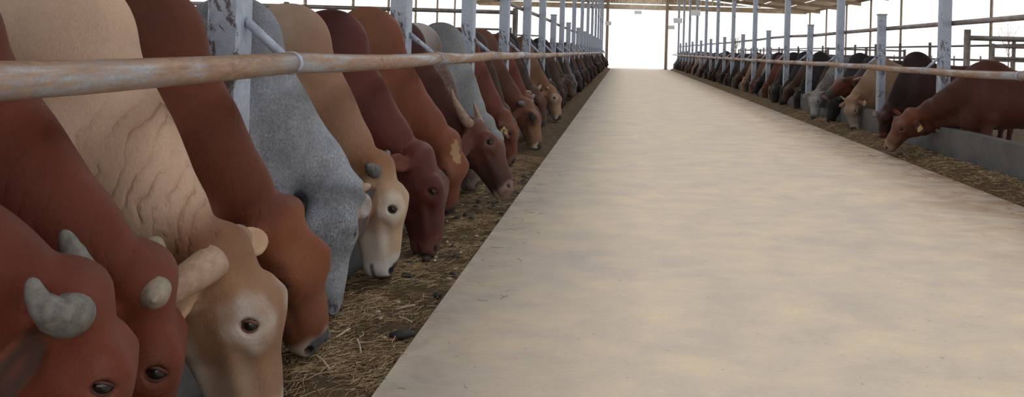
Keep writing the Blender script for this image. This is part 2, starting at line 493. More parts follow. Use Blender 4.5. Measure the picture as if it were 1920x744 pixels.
        F.cone(H(.70, -.10, .018), H(.86, -.11, .022), .05 * hs, .05 * hs, .04); F.cone(H(.70, -.10, -.018), H(.86, -.11, -.022), .05 * hs, .05 * hs, .04)
        for c in (-1, 1):
            F.cone(H(.40, -.090, c * .036), H(.80, -.10, c * .016), .064 * hs, .052 * hs, .05)
        F.ell(H(.915, -.11, 0), np.array((.052, .06, .072)) * hs, .03, B)
        F.cone(H(.25, -.185, 0), H(.88, -.15, 0), .072 * hs, .042 * hs, .05)
        F.ell(H(.905, -.16, 0), np.array((.05, .028, .046)) * hs, .025, B)
        for c in (-1, 1):
            F.ell(H(.27, -.16, c * .052), np.array((.135, .10, .048)) * hs, .04, B)
            F.ell(H(.40, -.05, c * .066), np.array((.06, .045, .026)) * hs, .06, B)
            F.cone(H(.31, -.024, c * .066), H(.39, -.014, c * .077), .014 * hs, .013 * hs, .035)
            F.cone(H(.39, -.014, c * .077), H(.48, -.034, c * .068), .013 * hs, .010 * hs, .035)
            F.cone(H(.52, -.095, c * .070), H(.74, -.105, c * .056), .014 * hs, .012 * hs, .03)
            F.ell(H(.955, -.082, c * .044), np.array((.026, .028, .024)) * hs, .02, B)
            if horn: F.ell(H(.085, -.058, c * .088), np.array((.038, .038, .03)) * hs, .035, B)
        # ears
        s.ears = []
        ears = ears or ((.25, -.45, .85), (.25, -.45, .85))
        for c, ev in zip((1, -1), ears):
            if ev is None: continue
            e1 = unit(s.h * ev[0] + s.n * ev[1] + s.s * ev[2] * c)
            b0 = H(.13, -.10, c * .095); el = ear_len * hs
            e3 = s.n * .75 + s.s * c * .45 - s.h * .1; e3 = unit(e3 - e1 * (e3 @ e1)); e2 = np.cross(e3, e1)
            E = np.stack([e1, e2, e3]); cc = b0 + e1 * el * .52
            F.cone(b0 - e1 * .02, b0 + e1 * el * .25, .026 * hs, .03 * hs, .02)
            th = max(.018 * hs, fine * 1.25)
            F.ell(cc, (el * .52, max(.050 * hs, fine * 2.6), th), .012, E)
            if fine < .0125: F.ell(cc + e3 * .024 * hs + e1 * el * .04, (el * .40, .032 * hs, .020 * hs), .012, E, cut=True)
            s.ears.append((c, b0, e1, e2, e3, el))
        # openings
        for c in (-1, 1):
            F.ell(H(.26, -.075, c * .138), np.array((.055, .03, .022)) * hs, .04, B, cut=True)
            F.ell(H(.68, -.070, c * .098), np.array((.09, .020, .018)) * hs, .035, B, cut=True)
            E_ = np.stack([s.h * .5 + s.n * .866, s.h * .866 - s.n * .5, s.s])
            F.ell(H(.405, -.040, c * .106), np.array((.025, .017, .016)) * hs, .008, E_, cut=True)
            F.ell(H(.950, -.060, c * .050), np.array((.018, .016, .014)) * hs, .008, B, cut=True)
            F.cone(H(.845, -.150, c * .078), H(.985, -.142, c * .040), .006 * hs, .006 * hs, .01, cut=True)
        F.D[:, :, F.ax[2] < -.004] = np.maximum(F.D[:, :, F.ax[2] < -.004], .01)
        s.V, s.F = F.surface()
        s.paint(S_)

    def paint(s, S_):
        V = s.V; c = s.coat; hs = s.hs
        n = len(V); base = np.array(c.get('base', (.5, .5, .5)))
        col = np.tile(base, (n, 1))
        def put(cl, wt):
            nonlocal col
            if cl is None: return
            col = col * (1 - wt[:, None]) + np.array(cl) * wt[:, None]
        q = V - s.P
        a = q @ s.h / s.L; b = q @ s.n / hs - s.bulge * np.sin(np.pi * np.clip(a, 0, .9) / .9); cc = q @ s.s / hs
        nb_ = (1 - sstep(.15, .30, np.abs(cc))) * sstep(-.30, -.24, b)
        x, z = V[:, 0] / S_, V[:, 2] / S_
        put(c.get('rear'), 1 - sstep(-.9, -.2, x))
        put(c.get('hump'), sstep(1.12, 1.36, z) * sstep(-.5, -.1, x))
        put(c.get('neck'), sstep(.0, .28, x) * sstep(.45, .7, z))
        put(c.get('shoulder'), np.exp(-((x - .05) / .28) ** 2 - ((z - .95) / .28) ** 2))
        put(c.get('under'), (1 - sstep(.45, .62, z)) * (1 - sstep(.25, .4, x)))
        hm = sstep(-.02, .12, a) * nb_
        put(c.get('head'), hm)
        put(c.get('poll'), np.exp(-(a / .16) ** 2) * nb_ * sstep(-.20, -.1, b))
        put(c.get('face'), sstep(.45, .68, a) * nb_)
        put(c.get('forehead'), .85 * nb_ * sstep(-.10, -.05, b) * (1 - sstep(.7, 1.15, ((a - .19) / .14) ** 2 + (cc / .042) ** 2 + .35 * np.sin(a * 70 + cc * 60) * np.sin(cc * 130))))
        put(c.get('bridge'), nb_ * sstep(.3, .5, a) * sstep(-.09, -.05, b) * (1 - sstep(.75, .9, a)) * .8)
        put(c.get('jaw'), nb_ * (1 - sstep(-.22, -.17, b)) * sstep(.1, .3, a))
        s.eyes = []
        for sg in (-1, 1):
            e = s.H(.405, -.040, sg * .092); s.eyes.append(e)
            d = np.sqrt((((V - e) @ s.h) / 1.25) ** 2 + ((V - e) @ s.n) ** 2 + ((V - e) @ s.s) ** 2) / hs
            put(c.get('ring'), 1 - sstep(c.get('ring_r', .06) * .35, c.get('ring_r', .06) * 1.45, d + .012 * np.sin(a * 31 + b * 47) * np.sin(b * 60 - a * 20)))
            put(c.get('lid', tuple(base * .35)), (1 - sstep(.018, .026, d)) * .8)
        s.ed = np.minimum(*[np.sqrt((((V - e) @ s.h)) ** 2 + ((V - e) @ s.n) ** 2 + (((V - e) @ s.s) * 1.3) ** 2) / hs for e in s.eyes])
        m0 = c.get('muz0', .79); put(c.get('muzzle'), sstep(m0, m0 + .08, a + .015 * np.sin(cc * 90)) * nb_)
        put(c.get('nose', (.05, .045, .05)), sstep(.875, .905, a) * nb_ * sstep(-.105, -.085, b) * (1 - sstep(.040, .056, np.abs(cc))))
        put(c.get('nose', (.05, .045, .05)), sstep(.965, .985, a) * nb_ * sstep(-.145, -.135, b) * .8)
        for sg in (-1, 1):
            e = s.H(.950, -.060, sg * .050); put((.02, .016, .015), 1 - sstep(.012, .024, np.linalg.norm(V - e, axis=1) / hs))
        put((.03, .022, .02), (sstep(.84, .86, a) * nb_ * (1 - sstep(.004, .011, np.abs(b + .146)))) * .8)
        for (sg, b0, e1, e2, e3, el) in s.ears:
            r = V - b0; u = r @ e1; wt = sstep(.02, .05, u) * (1 - sstep(.03, .05, np.abs(r @ e3))) * (1 - sstep(.06, .09, np.abs(r @ e2))) * (u < el * 1.2)
            put(c.get('ear'), wt)
            put(c.get('ear_in'), wt * sstep(.0, .006, r @ e3 - .002) * (1 - sstep(.03, .042, np.abs(r @ e2))))
        put((.035, .03, .028), (1 - sstep(.055, .075, z)) * (x < .2))
        s.col = np.clip(col, 0, 1)
        # folds: position along the neck, angle around it and strength
        A = s.neck[1]; Bv = s.neck[-1] - A; u = (V - A) @ Bv / (Bv @ Bv)
        rel = V - A - u[:, None] * Bv
        up = unit(np.cross(np.cross(Bv, (0, 0, 1.)), Bv)); ang = np.arctan2(rel[:, 1], rel @ up)
        st = sstep(.05, .4, u) * (1 - sstep(.98, 1.12, u)) * (1 - hm * .9)
        s.nk = np.stack([u - .16 * np.abs(ang), np.abs(ang), st], 1)

    def mesh(s, name, mat):
        me = bpy.data.meshes.new(name)
        nf = len(s.F)
        me.vertices.add(len(s.V)); me.vertices.foreach_set('co', s.V.astype(np.float32).ravel())
        me.loops.add(nf * 4); me.loops.foreach_set('vertex_index', s.F.astype(np.int32).ravel())
        me.polygons.add(nf); me.polygons.foreach_set('loop_start', np.arange(0, nf * 4, 4, dtype=np.int32))
        me.polygons.foreach_set('use_smooth', np.ones(nf, bool))
        me.update(calc_edges=True)
        at = me.attributes.new('coat', 'FLOAT_COLOR', 'POINT')
        at.data.foreach_set('color', np.concatenate([s.col, np.ones((len(s.V), 1))], 1).astype(np.float32).ravel())
        nk = me.attributes.new('neck', 'FLOAT_VECTOR', 'POINT'); nk.data.foreach_set('vector', s.nk.astype(np.float32).ravel())
        ea = me.attributes.new('eyed', 'FLOAT', 'POINT'); ea.data.foreach_set('value', s.ed.astype(np.float32))
        me.materials.append(mat)
        return me

    def parts(s, root, eyes=True, sides=(-1, 1)):
        if eyes:
            for e, sg in zip(s.eyes, (-1, 1)):
                r = .0225 * s.hs; mb = MB(); N = 14
                v = [(math.sin(math.pi * i / 10) * math.cos(2 * math.pi * j / N) * r, math.sin(math.pi * i / 10) * math.sin(2 * math.pi * j / N) * r, math.cos(math.pi * i / 10) * r) for i in range(11) for j in range(N)]
                f = [(i * N + j, i * N + (j + 1) % N, (i + 1) * N + (j + 1) % N, (i + 1) * N + j) for i in range(10) for j in range(N)]
                ec = e - s.s * sg * .004 * s.hs
                o = mb.add(v, f).build('eye', M['eye'], root, tuple(ec), smooth=True)
                # rim of the lids: an almond ring lying on the eyeball
                T = s.h * .5 + s.n * .866; Wd = s.h * .866 - s.n * .5; n_ = 18; pts = []; rd = []
                for k in range(n_ + 1):
                    t_ = 2 * math.pi * k / n_
                    x_ = math.cos(t_) * .0235; y_ = math.sin(t_) * (.0150 if math.sin(t_) > 0 else .0130) * abs(math.sin(t_)) ** .25
                    z_ = math.sqrt(max(.0235 ** 2 - x_ * x_ - y_ * y_, .00004)) - .001
                    pts.append(ec + (T * x_ + Wd * y_ + s.s * sg * z_) * s.hs); rd.append((.0042 if math.sin(t_) < 0 else .0030) * s.hs)
                MB().tube(pts, rd, 8, caps=False).build('eyelid', LID[s.lidkey], root, smooth=True)
        if s.horn:
            for sg in sides:
                hd = s.horn[1] if (len(s.horn) > 1 and sg == 1) else s.horn[0]
                if hd is None: continue
                path, rad, mat = hd                                 # path in head axes (length, normal, side) from the horn seat
                pts = [s.H(.085, -.055, sg * .090) + (s.h * p[0] + s.n * p[1] + s.s * p[2] * sg) * s.hs for p in path]
                # resample smoothly
                P_ = [Vector(p) for p in pts]; out = []; R_ = []
                m = len(P_)
                for i in range(m - 1):
                    p0, p1, p2, p3 = P_[max(i - 1, 0)], P_[i], P_[i + 1], P_[min(i + 2, m - 1)]
                    for k in range(4):
                        t = k / 4
                        out.append(.5 * ((2 * p1) + (p2 - p0) * t + (2 * p0 - 5 * p1 + 4 * p2 - p3) * t * t + (3 * p1 - p0 - 3 * p2 + p3) * t ** 3))
                        R_.append((rad[i] * (1 - t) + rad[i + 1] * t) * s.hs * (1 + .03 * math.sin(len(out) * 2.3)))
                out.append(P_[-1]); R_.append(rad[-1] * s.hs)
                d = (out[-1] - out[-2]).normalized()
                for q, z in ((.75, .35), (.35, .55)):
                    out.append(out[-1] + d * R_[-1] * z); R_.append(R_[-1] * q)
                MB().tube(out, R_, 22).build('horn', HORN[mat], root, smooth=True)

COWN = dict(l=0, r=0)
def place_cow(side, bx, by, label, coat, cat='cattle', Pw=None, Mw=None, mottle=0, mscale=60, wrinkle=.18, rough=.5, ear_tag=None, eyes=True, fine=None, name='bull', **kw):
    """bx, by: ground point between the fore feet; Pw, Mw: poll and muzzle in the world"""
    sg = 1 if side == 'l' else -1
    loc = lambda p: ((p[0] - bx) * sg, (p[1] - by) * sg, p[2])
    if side == 'r': kw.setdefault('back', 0.0)
    if Pw: kw['P'] = loc(Pw)
    if Mw: kw['Mz'] = loc(Mw)
    dist = by
    c = Cow(fine=fine or max(.0068, min(.03, dist * .0019)), coat=coat, **kw)
    root = empty(name, (bx, by, 0), 0 if sg > 0 else math.pi)
    root['label'] = label; root['category'] = cat
    root['group'] = 'cattle in the left feeding row' if side == 'l' else 'cattle in the right feeding row'
    COWN[side] += 1
    mt = coat_material('coat_' + name, mottle, mscale, wrinkle, rough)
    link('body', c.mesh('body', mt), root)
    c.parts(root, eyes)
    if ear_tag is not None:
        esg, txt = ear_tag
        for (q, b0, e1, e2, e3, el) in c.ears:
            if q != esg: continue
            tip = b0 + e1 * el * .62; s_cam = c.s
            e3 = unit(s_cam * esg + e3 * .35); e1 = np.array((0, 0, -1.)); e1 = unit(e1 - e3 * (e1 @ e3)); e2 = np.cross(e1, e3)
            ctr = tip + e3 * .03
            A = Matrix((tuple(e2), tuple(e1), tuple(e3))).transposed()
            mb = MB(); W_, H_ = .032, .036
            pts = [(-W_, -H_), (W_, -H_), (W_, H_ * .6), (W_ * .45, H_), (W_ * .25, H_ * 1.5), (-W_ * .25, H_ * 1.5), (-W_ * .45, H_), (-W_, H_ * .6)]
            v = [A @ Vector((x, -y, z)) + Vector(ctr) for z in (0, .004) for x, y in pts]
            mb.add(v, [tuple(range(8)), tuple(range(8, 16))] + [(k, (k + 1) % 8, 8 + (k + 1) % 8, 8 + k) for k in range(8)])
            tg = mb.build('ear_tag', M['tagy'], root); tg['label'] = 'orange-yellow plastic ear tag'
            if txt:
                mb = MB(); u = .009
                for (x0, x1, y0, y1) in ((-1.6, -.6, -2.6, 2.6), (-.6, 1.2, 1.7, 2.6), (-.6, 1.2, -.5, .4), (1.0, 1.9, -.1, 2.2)):   # letter P strokes
                    v = [A @ Vector((-x * u, -y * u, z)) + Vector(ctr) for z in (.0042, .0052) for x, y in ((x0, y0), (x1, y0), (x1, y1), (x0, y1))]
                    mb.add(v, [(0, 1, 2, 3), (4, 5, 6, 7), (0, 1, 5, 4), (1, 2, 6, 5), (2, 3, 7, 6), (3, 0, 4, 7)])
                mb.build('letter', M['ink'], tg)
    return root

# ------------------------------------------------------------------ the setting
def roof_z(x):
    mid = (EAVE_L + EAVE_R) / 2
    return EAVE_Z + PITCH * ((EAVE_R - mid) - abs(x - mid))

MB().box(CURB_L, CURB_R, START_Y, END_Y + 2, -.22, 0).build('floor', M['floor'])['kind'] = 'structure'
for side, a, b in (('left', -1.50, CURB_L), ('right', CURB_R, 4.02)):
    tag(MB().box(a, b, START_Y, END_Y, -.22, -.09).build('trough_' + side, M['trough']), kind='structure')
tag(MB().box(-1.64, -1.50, START_Y, END_Y, -.22, .44).build('wall_left', M['wall']), kind='structure')
tag(MB().box(4.02, 4.16, START_Y, END_Y, -.22, .45).build('wall_right', M['wall']), kind='structure')
tag(MB().box(EAVE_L, -1.64, START_Y, END_Y, -.22, 0).build('floor_left', M['pen']), kind='structure')
tag(MB().box(4.16, EAVE_R, START_Y, END_Y, -.22, 0).build('floor_right', M['pen']), kind='structure')
tag(MB().box(-160, 160, -60, 220, -.5, -.23).build('ground', M['ground']), kind='structure')

# roof: two corrugated slopes with an open slot over the alley, plus purlins and tie beams
def corrugated(x0, x1, y0, y1, step=.20, amp=.025):
    mb = MB(); ys = np.arange(y0, y1 + .01, step / 2); v = []; f = []
    for k, y in enumerate(ys):
        for x in (x0, x1): v.append((x, y, roof_z(x) + .12 + (amp if k % 2 else -amp)))
    for k in range(len(ys) - 1): f.append((2 * k, 2 * k + 1, 2 * k + 3, 2 * k + 2))
    return mb.add(v, f)
for side, x0, x1 in (('left', EAVE_L, SLOT[0]), ('right', SLOT[1], EAVE_R)):
    root = tag(empty('ceiling_' + side, (0, 0, 0)), kind='structure')
    # sheet courses with narrow daylight gaps between them
    n = 6; w = (x1 - x0) / n
    for k in range(n):
        y = START_Y
        g = .0
        corrugated(x0 + k * w, x0 + (k + 1) * w - (.0 if k == n - 1 else .16), y, END_Y - g).build('roof_sheet', M['roof'], root)
    for k in range(n + 1):
        x = x0 + .05 + k * (x1 - x0 - .1) / n
        MB().box(x - .04, x + .04, START_Y, END_Y, roof_z(x) - .02, roof_z(x) + .09).build('purlin', M['purlin'], root)
    for k in range(0, 14):
        y = 5.5 + k * 5.1 - 2.18
        if y > END_Y: break
        z0, z1 = roof_z(x0), roof_z(x1)
        mb = MB(); b = .06
        v = [(x, yy, roof_z(x) + dz) for x in (x0, x1) for yy in (y - b, y + b) for dz in (-.22, -.02)]
        mb.add(v, [(0, 1, 3, 2), (4, 6, 7, 5), (0, 4, 5, 1), (2, 3, 7, 6), (0, 2, 6, 4), (1, 5, 7, 3)]).build('rafter', M['purlin'], root)
# far gable: fascia beam and corrugated sheet above it
gb = tag(empty('trim_1', (0, END_Y, 0)), kind='structure')
MB().box(EAVE_L, EAVE_R, -.1, .1, EAVE_Z - .05, EAVE_Z + .32).build('fascia_beam', M['roof'], gb)
for k in range(28):
    x = EAVE_L + k * .9; x2 = min(x + .9, EAVE_R)
    if x >= EAVE_R: break
    mb = MB()
    v = []; f = []
    xs = np.linspace(x, x2, 10)
    for q, xx in enumerate(xs):
        for z in (EAVE_Z + .40, max(roof_z(xx), EAVE_Z + .45)): v.append((xx, .05 if q % 2 else -.0, z))
    mb.add(v, [(2 * q, 2 * q + 1, 2 * q + 3, 2 * q + 2) for q in range(9)]).build('gable_sheet', M['roof'], gb)

# ------------------------------------------------------------------ posts along both feed lines
left_y = [3.32 + BAY * k for k in range(-1, 24)]
right_y = [8.05 + BAY * k for k in range(0, 22)]
def post(side, x, y, h, w, k, tall, lean=0.0):
    root = empty('post', (x, y, 0))
    mb = MB(); b = w / 2; c = .012
    ring = [(-b + c, -b), (b - c, -b), (b, -b + c), (b, b - c), (b - c, b), (-b + c, b), (-b, b - c), (-b, -b + c)]
    z0, z1 = .40, h
    mb.add([(px, py, z0) for px, py in ring] + [(px + lean, py, z1) for px, py in ring],
           [tuple(range(8)), tuple(range(8, 16))] + [(q, (q + 1) % 8, 8 + (q + 1) % 8, 8 + q) for q in range(8)])
    mb.build('shaft', M['post'], root)
    MB().box(-b - .03, b + .03, -b - .03, b + .03, .38, .44 + (.01 if side == 'right' else 0) + .012).build('base_plate', M['pipe'], root)
    if not tall:
        MB().box(-b - .008 + lean, b + .008 + lean, -b - .008, b + .008, h, h + .02).build('cap', M['pipe'], root)
    tag(root, f'{"tall" if tall else "short"} pale blue peeling steel post, {ordinal(k)} from the camera along the {side} feed rail', 'post', f'posts of the {side} feed line')
    return root
TALL_L, TALL_R = [], []
k = 0
for i, y in enumerate(left_y):
    if y < 1: continue
    k += 1
    n = k - 1
    tall = n <= 5 or n % 2 == 1
    post('left', POST_L, y, roof_z(POST_L) - .02 if tall else 2.05, .128, k, tall)
for k, y in enumerate(right_y):
    tall = k % 2 == 1
    post('right', POST_R, y, roof_z(POST_R) - .02 if tall else 1.97, .135 if tall else .12, k + 1, tall, lean=random.uniform(-.02, .03) if not tall else 0)

# ------------------------------------------------------------------ neck rails with collars and struts
def feed_rail(side, x, z, px, ys, sgn):
    root = empty('feed_rail', (x, 0, 0))
    tag(root, f'long rusty galvanised pipe rail above the {side} row of feeding cattle', 'rail')
    edges = [max(START_Y, ys[0] - BAY)] + list(ys) + [min(END_Y, ys[-1] + BAY)]
    off = {y: (random.uniform(-.012, .012), random.uniform(-.010, .010)) for y in edges}
    for a, b in zip(edges[:-1], edges[1:]):
        pts = []
        for q in range(5):
            t = q / 4
            dx = off[a][0] * (1 - t) + off[b][0] * t; dz = off[a][1] * (1 - t) + off[b][1] * t - .012 * math.sin(math.pi * t)
            pts.append((dx, a + (b - a) * t, z + dz))
        MB().tube(pts, .043, 16).build('pipe', M['rail'], root, smooth=True)
    for y in ys:
        ox, oz = off[y]
        MB().tube([(ox, y - .012, z + oz), (ox, y + .012, z + oz)], .0475, 18).build('collar', M['post'], root)
        MB().tube([(px - x + sgn * .06, y, z + .17), (ox - sgn * .030, y, z + oz + .028)], .019, 10).build('strut', M['post'], root, smooth=True)
feed_rail('left', RAIL_L, RAILZ_L, POST_L, left_y, 1)
feed_rail('right', RAIL_R, RAILZ_R, POST_R, right_y, -1)

# upper rails along the post lines
def line_rail(name, x, z, ys, label, r=.03, mat='pipe', wob=.02):
    root = empty(name, (x, 0, 0)); tag(root, label, 'rail')
    o = [random.uniform(-wob, wob) for _ in ys]
    for i in range(len(ys) - 1):
        MB().tube([(0, ys[i], z + o[i]), (0, ys[i + 1], z + o[i + 1])], r, 10).build('pipe', M[mat], root, smooth=True)
line_rail('upper_rail', POST_L - .095, 1.92, left_y[1:], 'upper pipe rail joining the left posts well above the cattle', .032)
line_rail('upper_rail', POST_R + .10, 1.77, right_y, 'upper pipe rail joining the right posts above the cattle', .032)

# pens behind: back fences, cross fences and eave posts
def fence(name, a, b, rails, postgap, label, ph=1.6, r=.028, pr=.045):
    a = Vector(a); b = Vector(b); L = (b - a).length; d = (b - a) / L
    root = empty(name, a); tag(root, label, 'fence')
    for z in rails:
        MB().tube([Vector((0, 0, z)), (b - a) + Vector((0, 0, z))], r, 8).build('rail', M['pipe'], root, smooth=True)
    n = int(L / postgap)
    for k in range(n + 1):
        p = d * (L * k / n)
        MB().tube([p, p + Vector((0, 0, ph))], pr, 8).build('fence_post', M['pipe'], root, smooth=True)
fence('back_fence', (8.9, 6, 0), (8.9, 63, 0), (.55, .95, 1.32, 1.68), 2.55, 'far pipe fence closing the backs of the right-hand pens', 1.8)
fence('back_fence', (-7.6, 2, 0), (-7.6, 63, 0), (.55, .95, 1.35, 1.72), 2.55, 'far pipe fence closing the backs of the left-hand pens', 1.9)
for k, y in enumerate((10.6 + BAY * 1.5, 26.0, 36.0, 46.0)):
    fence('pen_gate', (6.4, y, 0), (8.8, y, 0), (.5, .95, 1.35, 1.55), 1.2, f'pipe gate dividing the right-hand pens, {ordinal(k + 1)} from the camera', 1.6, .026)
for k, y in enumerate((13.80, 26.5, 36.7)):
    fence('pen_gate', (-7.5, y, 0), (-1.8 if k == 0 else -3.6, y, 0), (.55, 1.0, 1.45, 1.88), 1.45, f'pipe gate dividing the left-hand pens, {ordinal(k + 1)} from the camera', 1.95, .034)
root = empty('cross_rail', (0, 0, 0)); tag(root, 'stout sloping pipe rail crossing the nearest right-hand pen', 'rail')
MB().tube([(6.1, 14.9, 1.70), (8.8, 13.4, 1.66)], .045, 10).build('pipe', M['pipe'], root, smooth=True)
MB().tube([(6.15, 14.88, 0), (6.15, 14.88, 1.85)], .06, 10).build('rail_post', M['pipe'], root, smooth=True)
MB().tube([(6.1, 14.9, 1.05), (8.8, 13.4, 1.02)], .035, 10).build('pipe', M['pipe'], root, smooth=True)
MB().tube([(7.6, 14.07, 0), (7.6, 14.07, 1.85)], .06, 10).build('rail_post', M['pipe'], root, smooth=True)
for side, x in (('left', EAVE_L + .15), ('right', EAVE_R - .15)):
    for k in range(14):
        y = 3.32 + k * 5.1 - (2.55 if side == 'right' else 0)
        if y > END_Y: break
        root = empty('eave_post', (x, y, 0))
        MB().tube([(0, 0, 0), (0, 0, roof_z(x) - .02)], .06, 10).build('shaft', M['purlin'], root, smooth=True)
        MB().box(-.12, .12, -.12, .12, 0, .03).build('base_plate', M['purlin'], root)
        tag(root, f'thin dark post holding the {side} roof edge, {ordinal(k + 1)} from the camera', 'post', f'{side} eave posts')
    fence('outer_fence', (x, 4, 0), (x, 63, 0), (.45, .9, 1.35), 2.55, f'outermost low pipe fence along the {side} edge of the barn', 1.5, .024, .035)
# end columns beside the open doorway
for x, lb in ((-1.25, 'brown steel column at the left of the bright far doorway'), (3.3, 'brown steel column at the right of the bright far doorway')):
    root = empty('end_column', (x, END_Y - .3, 0))
    MB().box(-.11, .11, -.11, .11, 0, roof_z(x) - .1).build('shaft', M['purlin'], root)
    MB().box(-.18, .18, -.18, .18, 0, .04).build('base_plate', M['purlin'], root)
    tag(root, lb, 'column')

# ------------------------------------------------------------------ cattle coats
red = dict(lidkey='red', base=(.115, .024, .010), hump=(.07, .017, .009), neck=(.112, .024, .011), under=(.10, .035, .024), ring=(.16, .055, .035), ring_r=.04, muzzle=(.15, .05, .035), nose=(.10, .045, .04), ear=(.10, .026, .013), ear_in=(.045, .018, .012), head=(.135, .030, .013))
darkred = dict(lidkey='red', base=(.085, .022, .016), hump=(.055, .016, .013), neck=(.10, .024, .017), head=(.085, .022, .017), face=(.075, .021, .018), muzzle=(.12, .045, .035), nose=(.14, .06, .045), ring=(.07, .02, .016), ring_r=.04, ear=(.12, .035, .022))
cream = dict(lidkey='brown', base=(.50, .345, .25), hump=(.49, .35, .26), neck=(.515, .355, .258), head=(.26, .14, .078), poll=(.185, .082, .04), face=(.32, .215, .145), bridge=(.24, .125, .07), ring=(.47, .40, .35), ring_r=.058, muzzle=(.55, .46, .38), nose=(.28, .21, .18), jaw=(.56, .46, .37), ear=(.50, .34, .21), ear_in=(.45, .28, .18), lid=(.16, .07, .04))
brown = dict(muz0=.84, lidkey='red', base=(.12, .035, .016), hump=(.085, .030, .017), neck=(.115, .030, .014), head=(.185, .060, .025), face=(.19, .07, .038), ring=(.2, .08, .05), ring_r=.04, muzzle=(.50, .38, .30), nose=(.11, .115, .13), ear=(.2, .08, .04))
grey = dict(lidkey='grey', base=(.155, .162, .185), hump=(.10, .105, .12), neck=(.20, .21, .24), head=(.125, .13, .148), face=(.20, .208, .235), ring=(.10, .10, .11), ring_r=.05, muzzle=(.16, .16, .17), nose=(.04, .04, .045), ear=(.30, .25, .21), jaw=(.34, .34, .35), under=(.3, .3, .3))
tan = dict(base=(.31, .195, .138), hump=(.34, .25, .19), neck=(.275, .155, .10), shoulder=(.24, .125, .072), head=(.38, .26, .17), poll=(.22, .10, .048), face=(.58, .49, .41), bridge=(.48, .32, .20), ring=(.60, .52, .45), ring_r=.06, lid=(.03, .025, .025), muzzle=(.60, .56, .53), nose=(.05, .045, .045), jaw=(.58, .47, .36), ear=(.28, .165, .10), ear_in=(.11, .085, .075))
rust = dict(base=(.17, .062, .028), hump=(.185, .078, .040), neck=(.155, .046, .022), rear=(.24, .12, .06), head=(.17, .055, .028), forehead=(.36, .23, .13), ring=(.2, .08, .05), muzzle=(.16, .07, .045), ear=(.15, .05, .03))
horned = dict(muz0=.88, lidkey='red', base=(.060, .017, .011), hump=(.05, .015, .011), head=(.10, .030, .018), face=(.055, .024, .020), bridge=(.085, .034, .022), ring=(.14, .075, .055), ring_r=.045, muzzle=(.30, .21, .17), nose=(.20, .12, .10), jaw=(.05, .022, .018), ear=(.10, .035, .025))
white = dict(base=(.24, .235, .235), hump=(.46, .44, .42), neck=(.10, .045, .03), head=(.12, .05, .035), muzzle=(.2, .14, .12))
slate = dict(base=(.17, .17, .18), hump=(.135, .135, .145), neck=(.22, .225, .24), head=(.17, .17, .175), muzzle=(.16, .155, .155))
redtag = dict(base=(.12, .035, .022), head=(.14, .045, .028), hump=(.11, .035, .022), ear=(.16, .075, .05), muzzle=(.18, .09, .07))
patch = dict(muz0=.86, base=(.125, .056, .032), hump=(.14, .068, .040), neck=(.085, .036, .023), head=(.155, .068, .038), poll=(.14, .050, .027), face=(.21, .115, .07), ring=(.018, .015, .015), ring_r=.062, muzzle=(.55, .45, .38), nose=(.06, .05, .05), ear=(.14, .06, .035))
black = dict(base=(.018, .016, .017), head=(.022, .019, .019), muzzle=(.05, .045, .042), ear=(.02, .017, .017), neck=(.022, .02, .021))
darkbr = dict(base=(.055, .028, .020), head=(.075, .034, .023), hump=(.05, .028, .021), muzzle=(.10, .06, .05))
palef = dict(muz0=.84, base=(.13, .065, .040), neck=(.17, .085, .05), head=(.22, .112, .062), poll=(.19, .075, .038), face=(.30, .20, .135), ring=(.42, .33, .26), ring_r=.06, lid=(.03, .02, .02), muzzle=(.42, .36, .31), nose=(.05, .04, .04), ear=(.22, .10, .06))
buff = dict(base=(.26, .175, .112), head=(.25, .175, .12), hump=(.27, .18, .118), face=(.27, .22, .18), poll=(.26, .145, .085), ring=(.3, .2, .14), muzzle=(.40, .36, .33), nose=(.05, .045, .045), ear=(.24, .13, .09), under=(.3, .2, .13))

def bud(l, r, mat, dirn=(-.35, .15, 1), r2=.45):
    d = unit(dirn); l += .028; return ([tuple(d * -.02), tuple(d * l * .5), tuple(d * l)], [r, r * (1 + r2) / 2, r * r2], mat)
CURVE = ([(.01, -.005, -.02), (.0, .0, .025), (-.02, -.015, .055), (-.06, -.035, .065), (-.095, -.042, .055)], [.050, .047, .037, .022, .013], 'grey')
CONE = ([(.01, -.005, -.02), (-.02, -.01, .02), (-.065, -.015, .03), (-.115, -.02, .02)], [.046, .042, .028, .012], 'grey')
STUB = ([(.0, .01, -.01), (.005, -.02, .04), (.02, -.075, .09), (.03, -.12, .12)], [.045, .043, .033, .026], 'tan')
LONG = ([(.0, 0, -.02), (-.03, .0, .05), (-.09, .015, .11), (-.17, .03, .135), (-.235, .05, .13)], [.036, .035, .028, .017, .007], 'brown')

# ------------------------------------------------------------------ left row, nearest first
place_cow('l', -1.72, 1.50, 'dark red bull with two short curved grey horns in the bottom left corner', red, girth=.84, bulge=.03, Pw=(-1.15, 1.84, .765), Mw=(-1.09, 1.92, .215),
          twist=0.42, horn=(CURVE, CONE), ears=((.3, -.5, .8), (.30, -.45, .85)), wrinkle=.2)
place_cow('l', -1.72, 2.00, 'dark red bull with a round ringed horn bud, beside the cream bull', red, girth=.84, hump=.8, back=.03, bulge=.008, Pw=(-1.18, 2.19, .715), Mw=(-1.165, 2.29, .065),
          twist=0.38, horn=(([(0, .03, -.01), (0, .032, .02), (-.003, .034, .04), (-.004, .034, .055)], [.031, .029, .021, .008], 'pale'), bud(.045, .042, 'pale')), ears=((.2, -.5, .8), (-.12, -.62, .52)), ear_len=.17, wrinkle=.2)
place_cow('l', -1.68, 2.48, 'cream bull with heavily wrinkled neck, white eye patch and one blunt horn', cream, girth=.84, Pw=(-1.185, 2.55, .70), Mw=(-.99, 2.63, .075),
          twist=0.12, horn=(STUB, STUB), ears=((.12, .40, .9), (.35, -.55, .8)), ear_len=.17, wrinkle=.6, rough=.6)
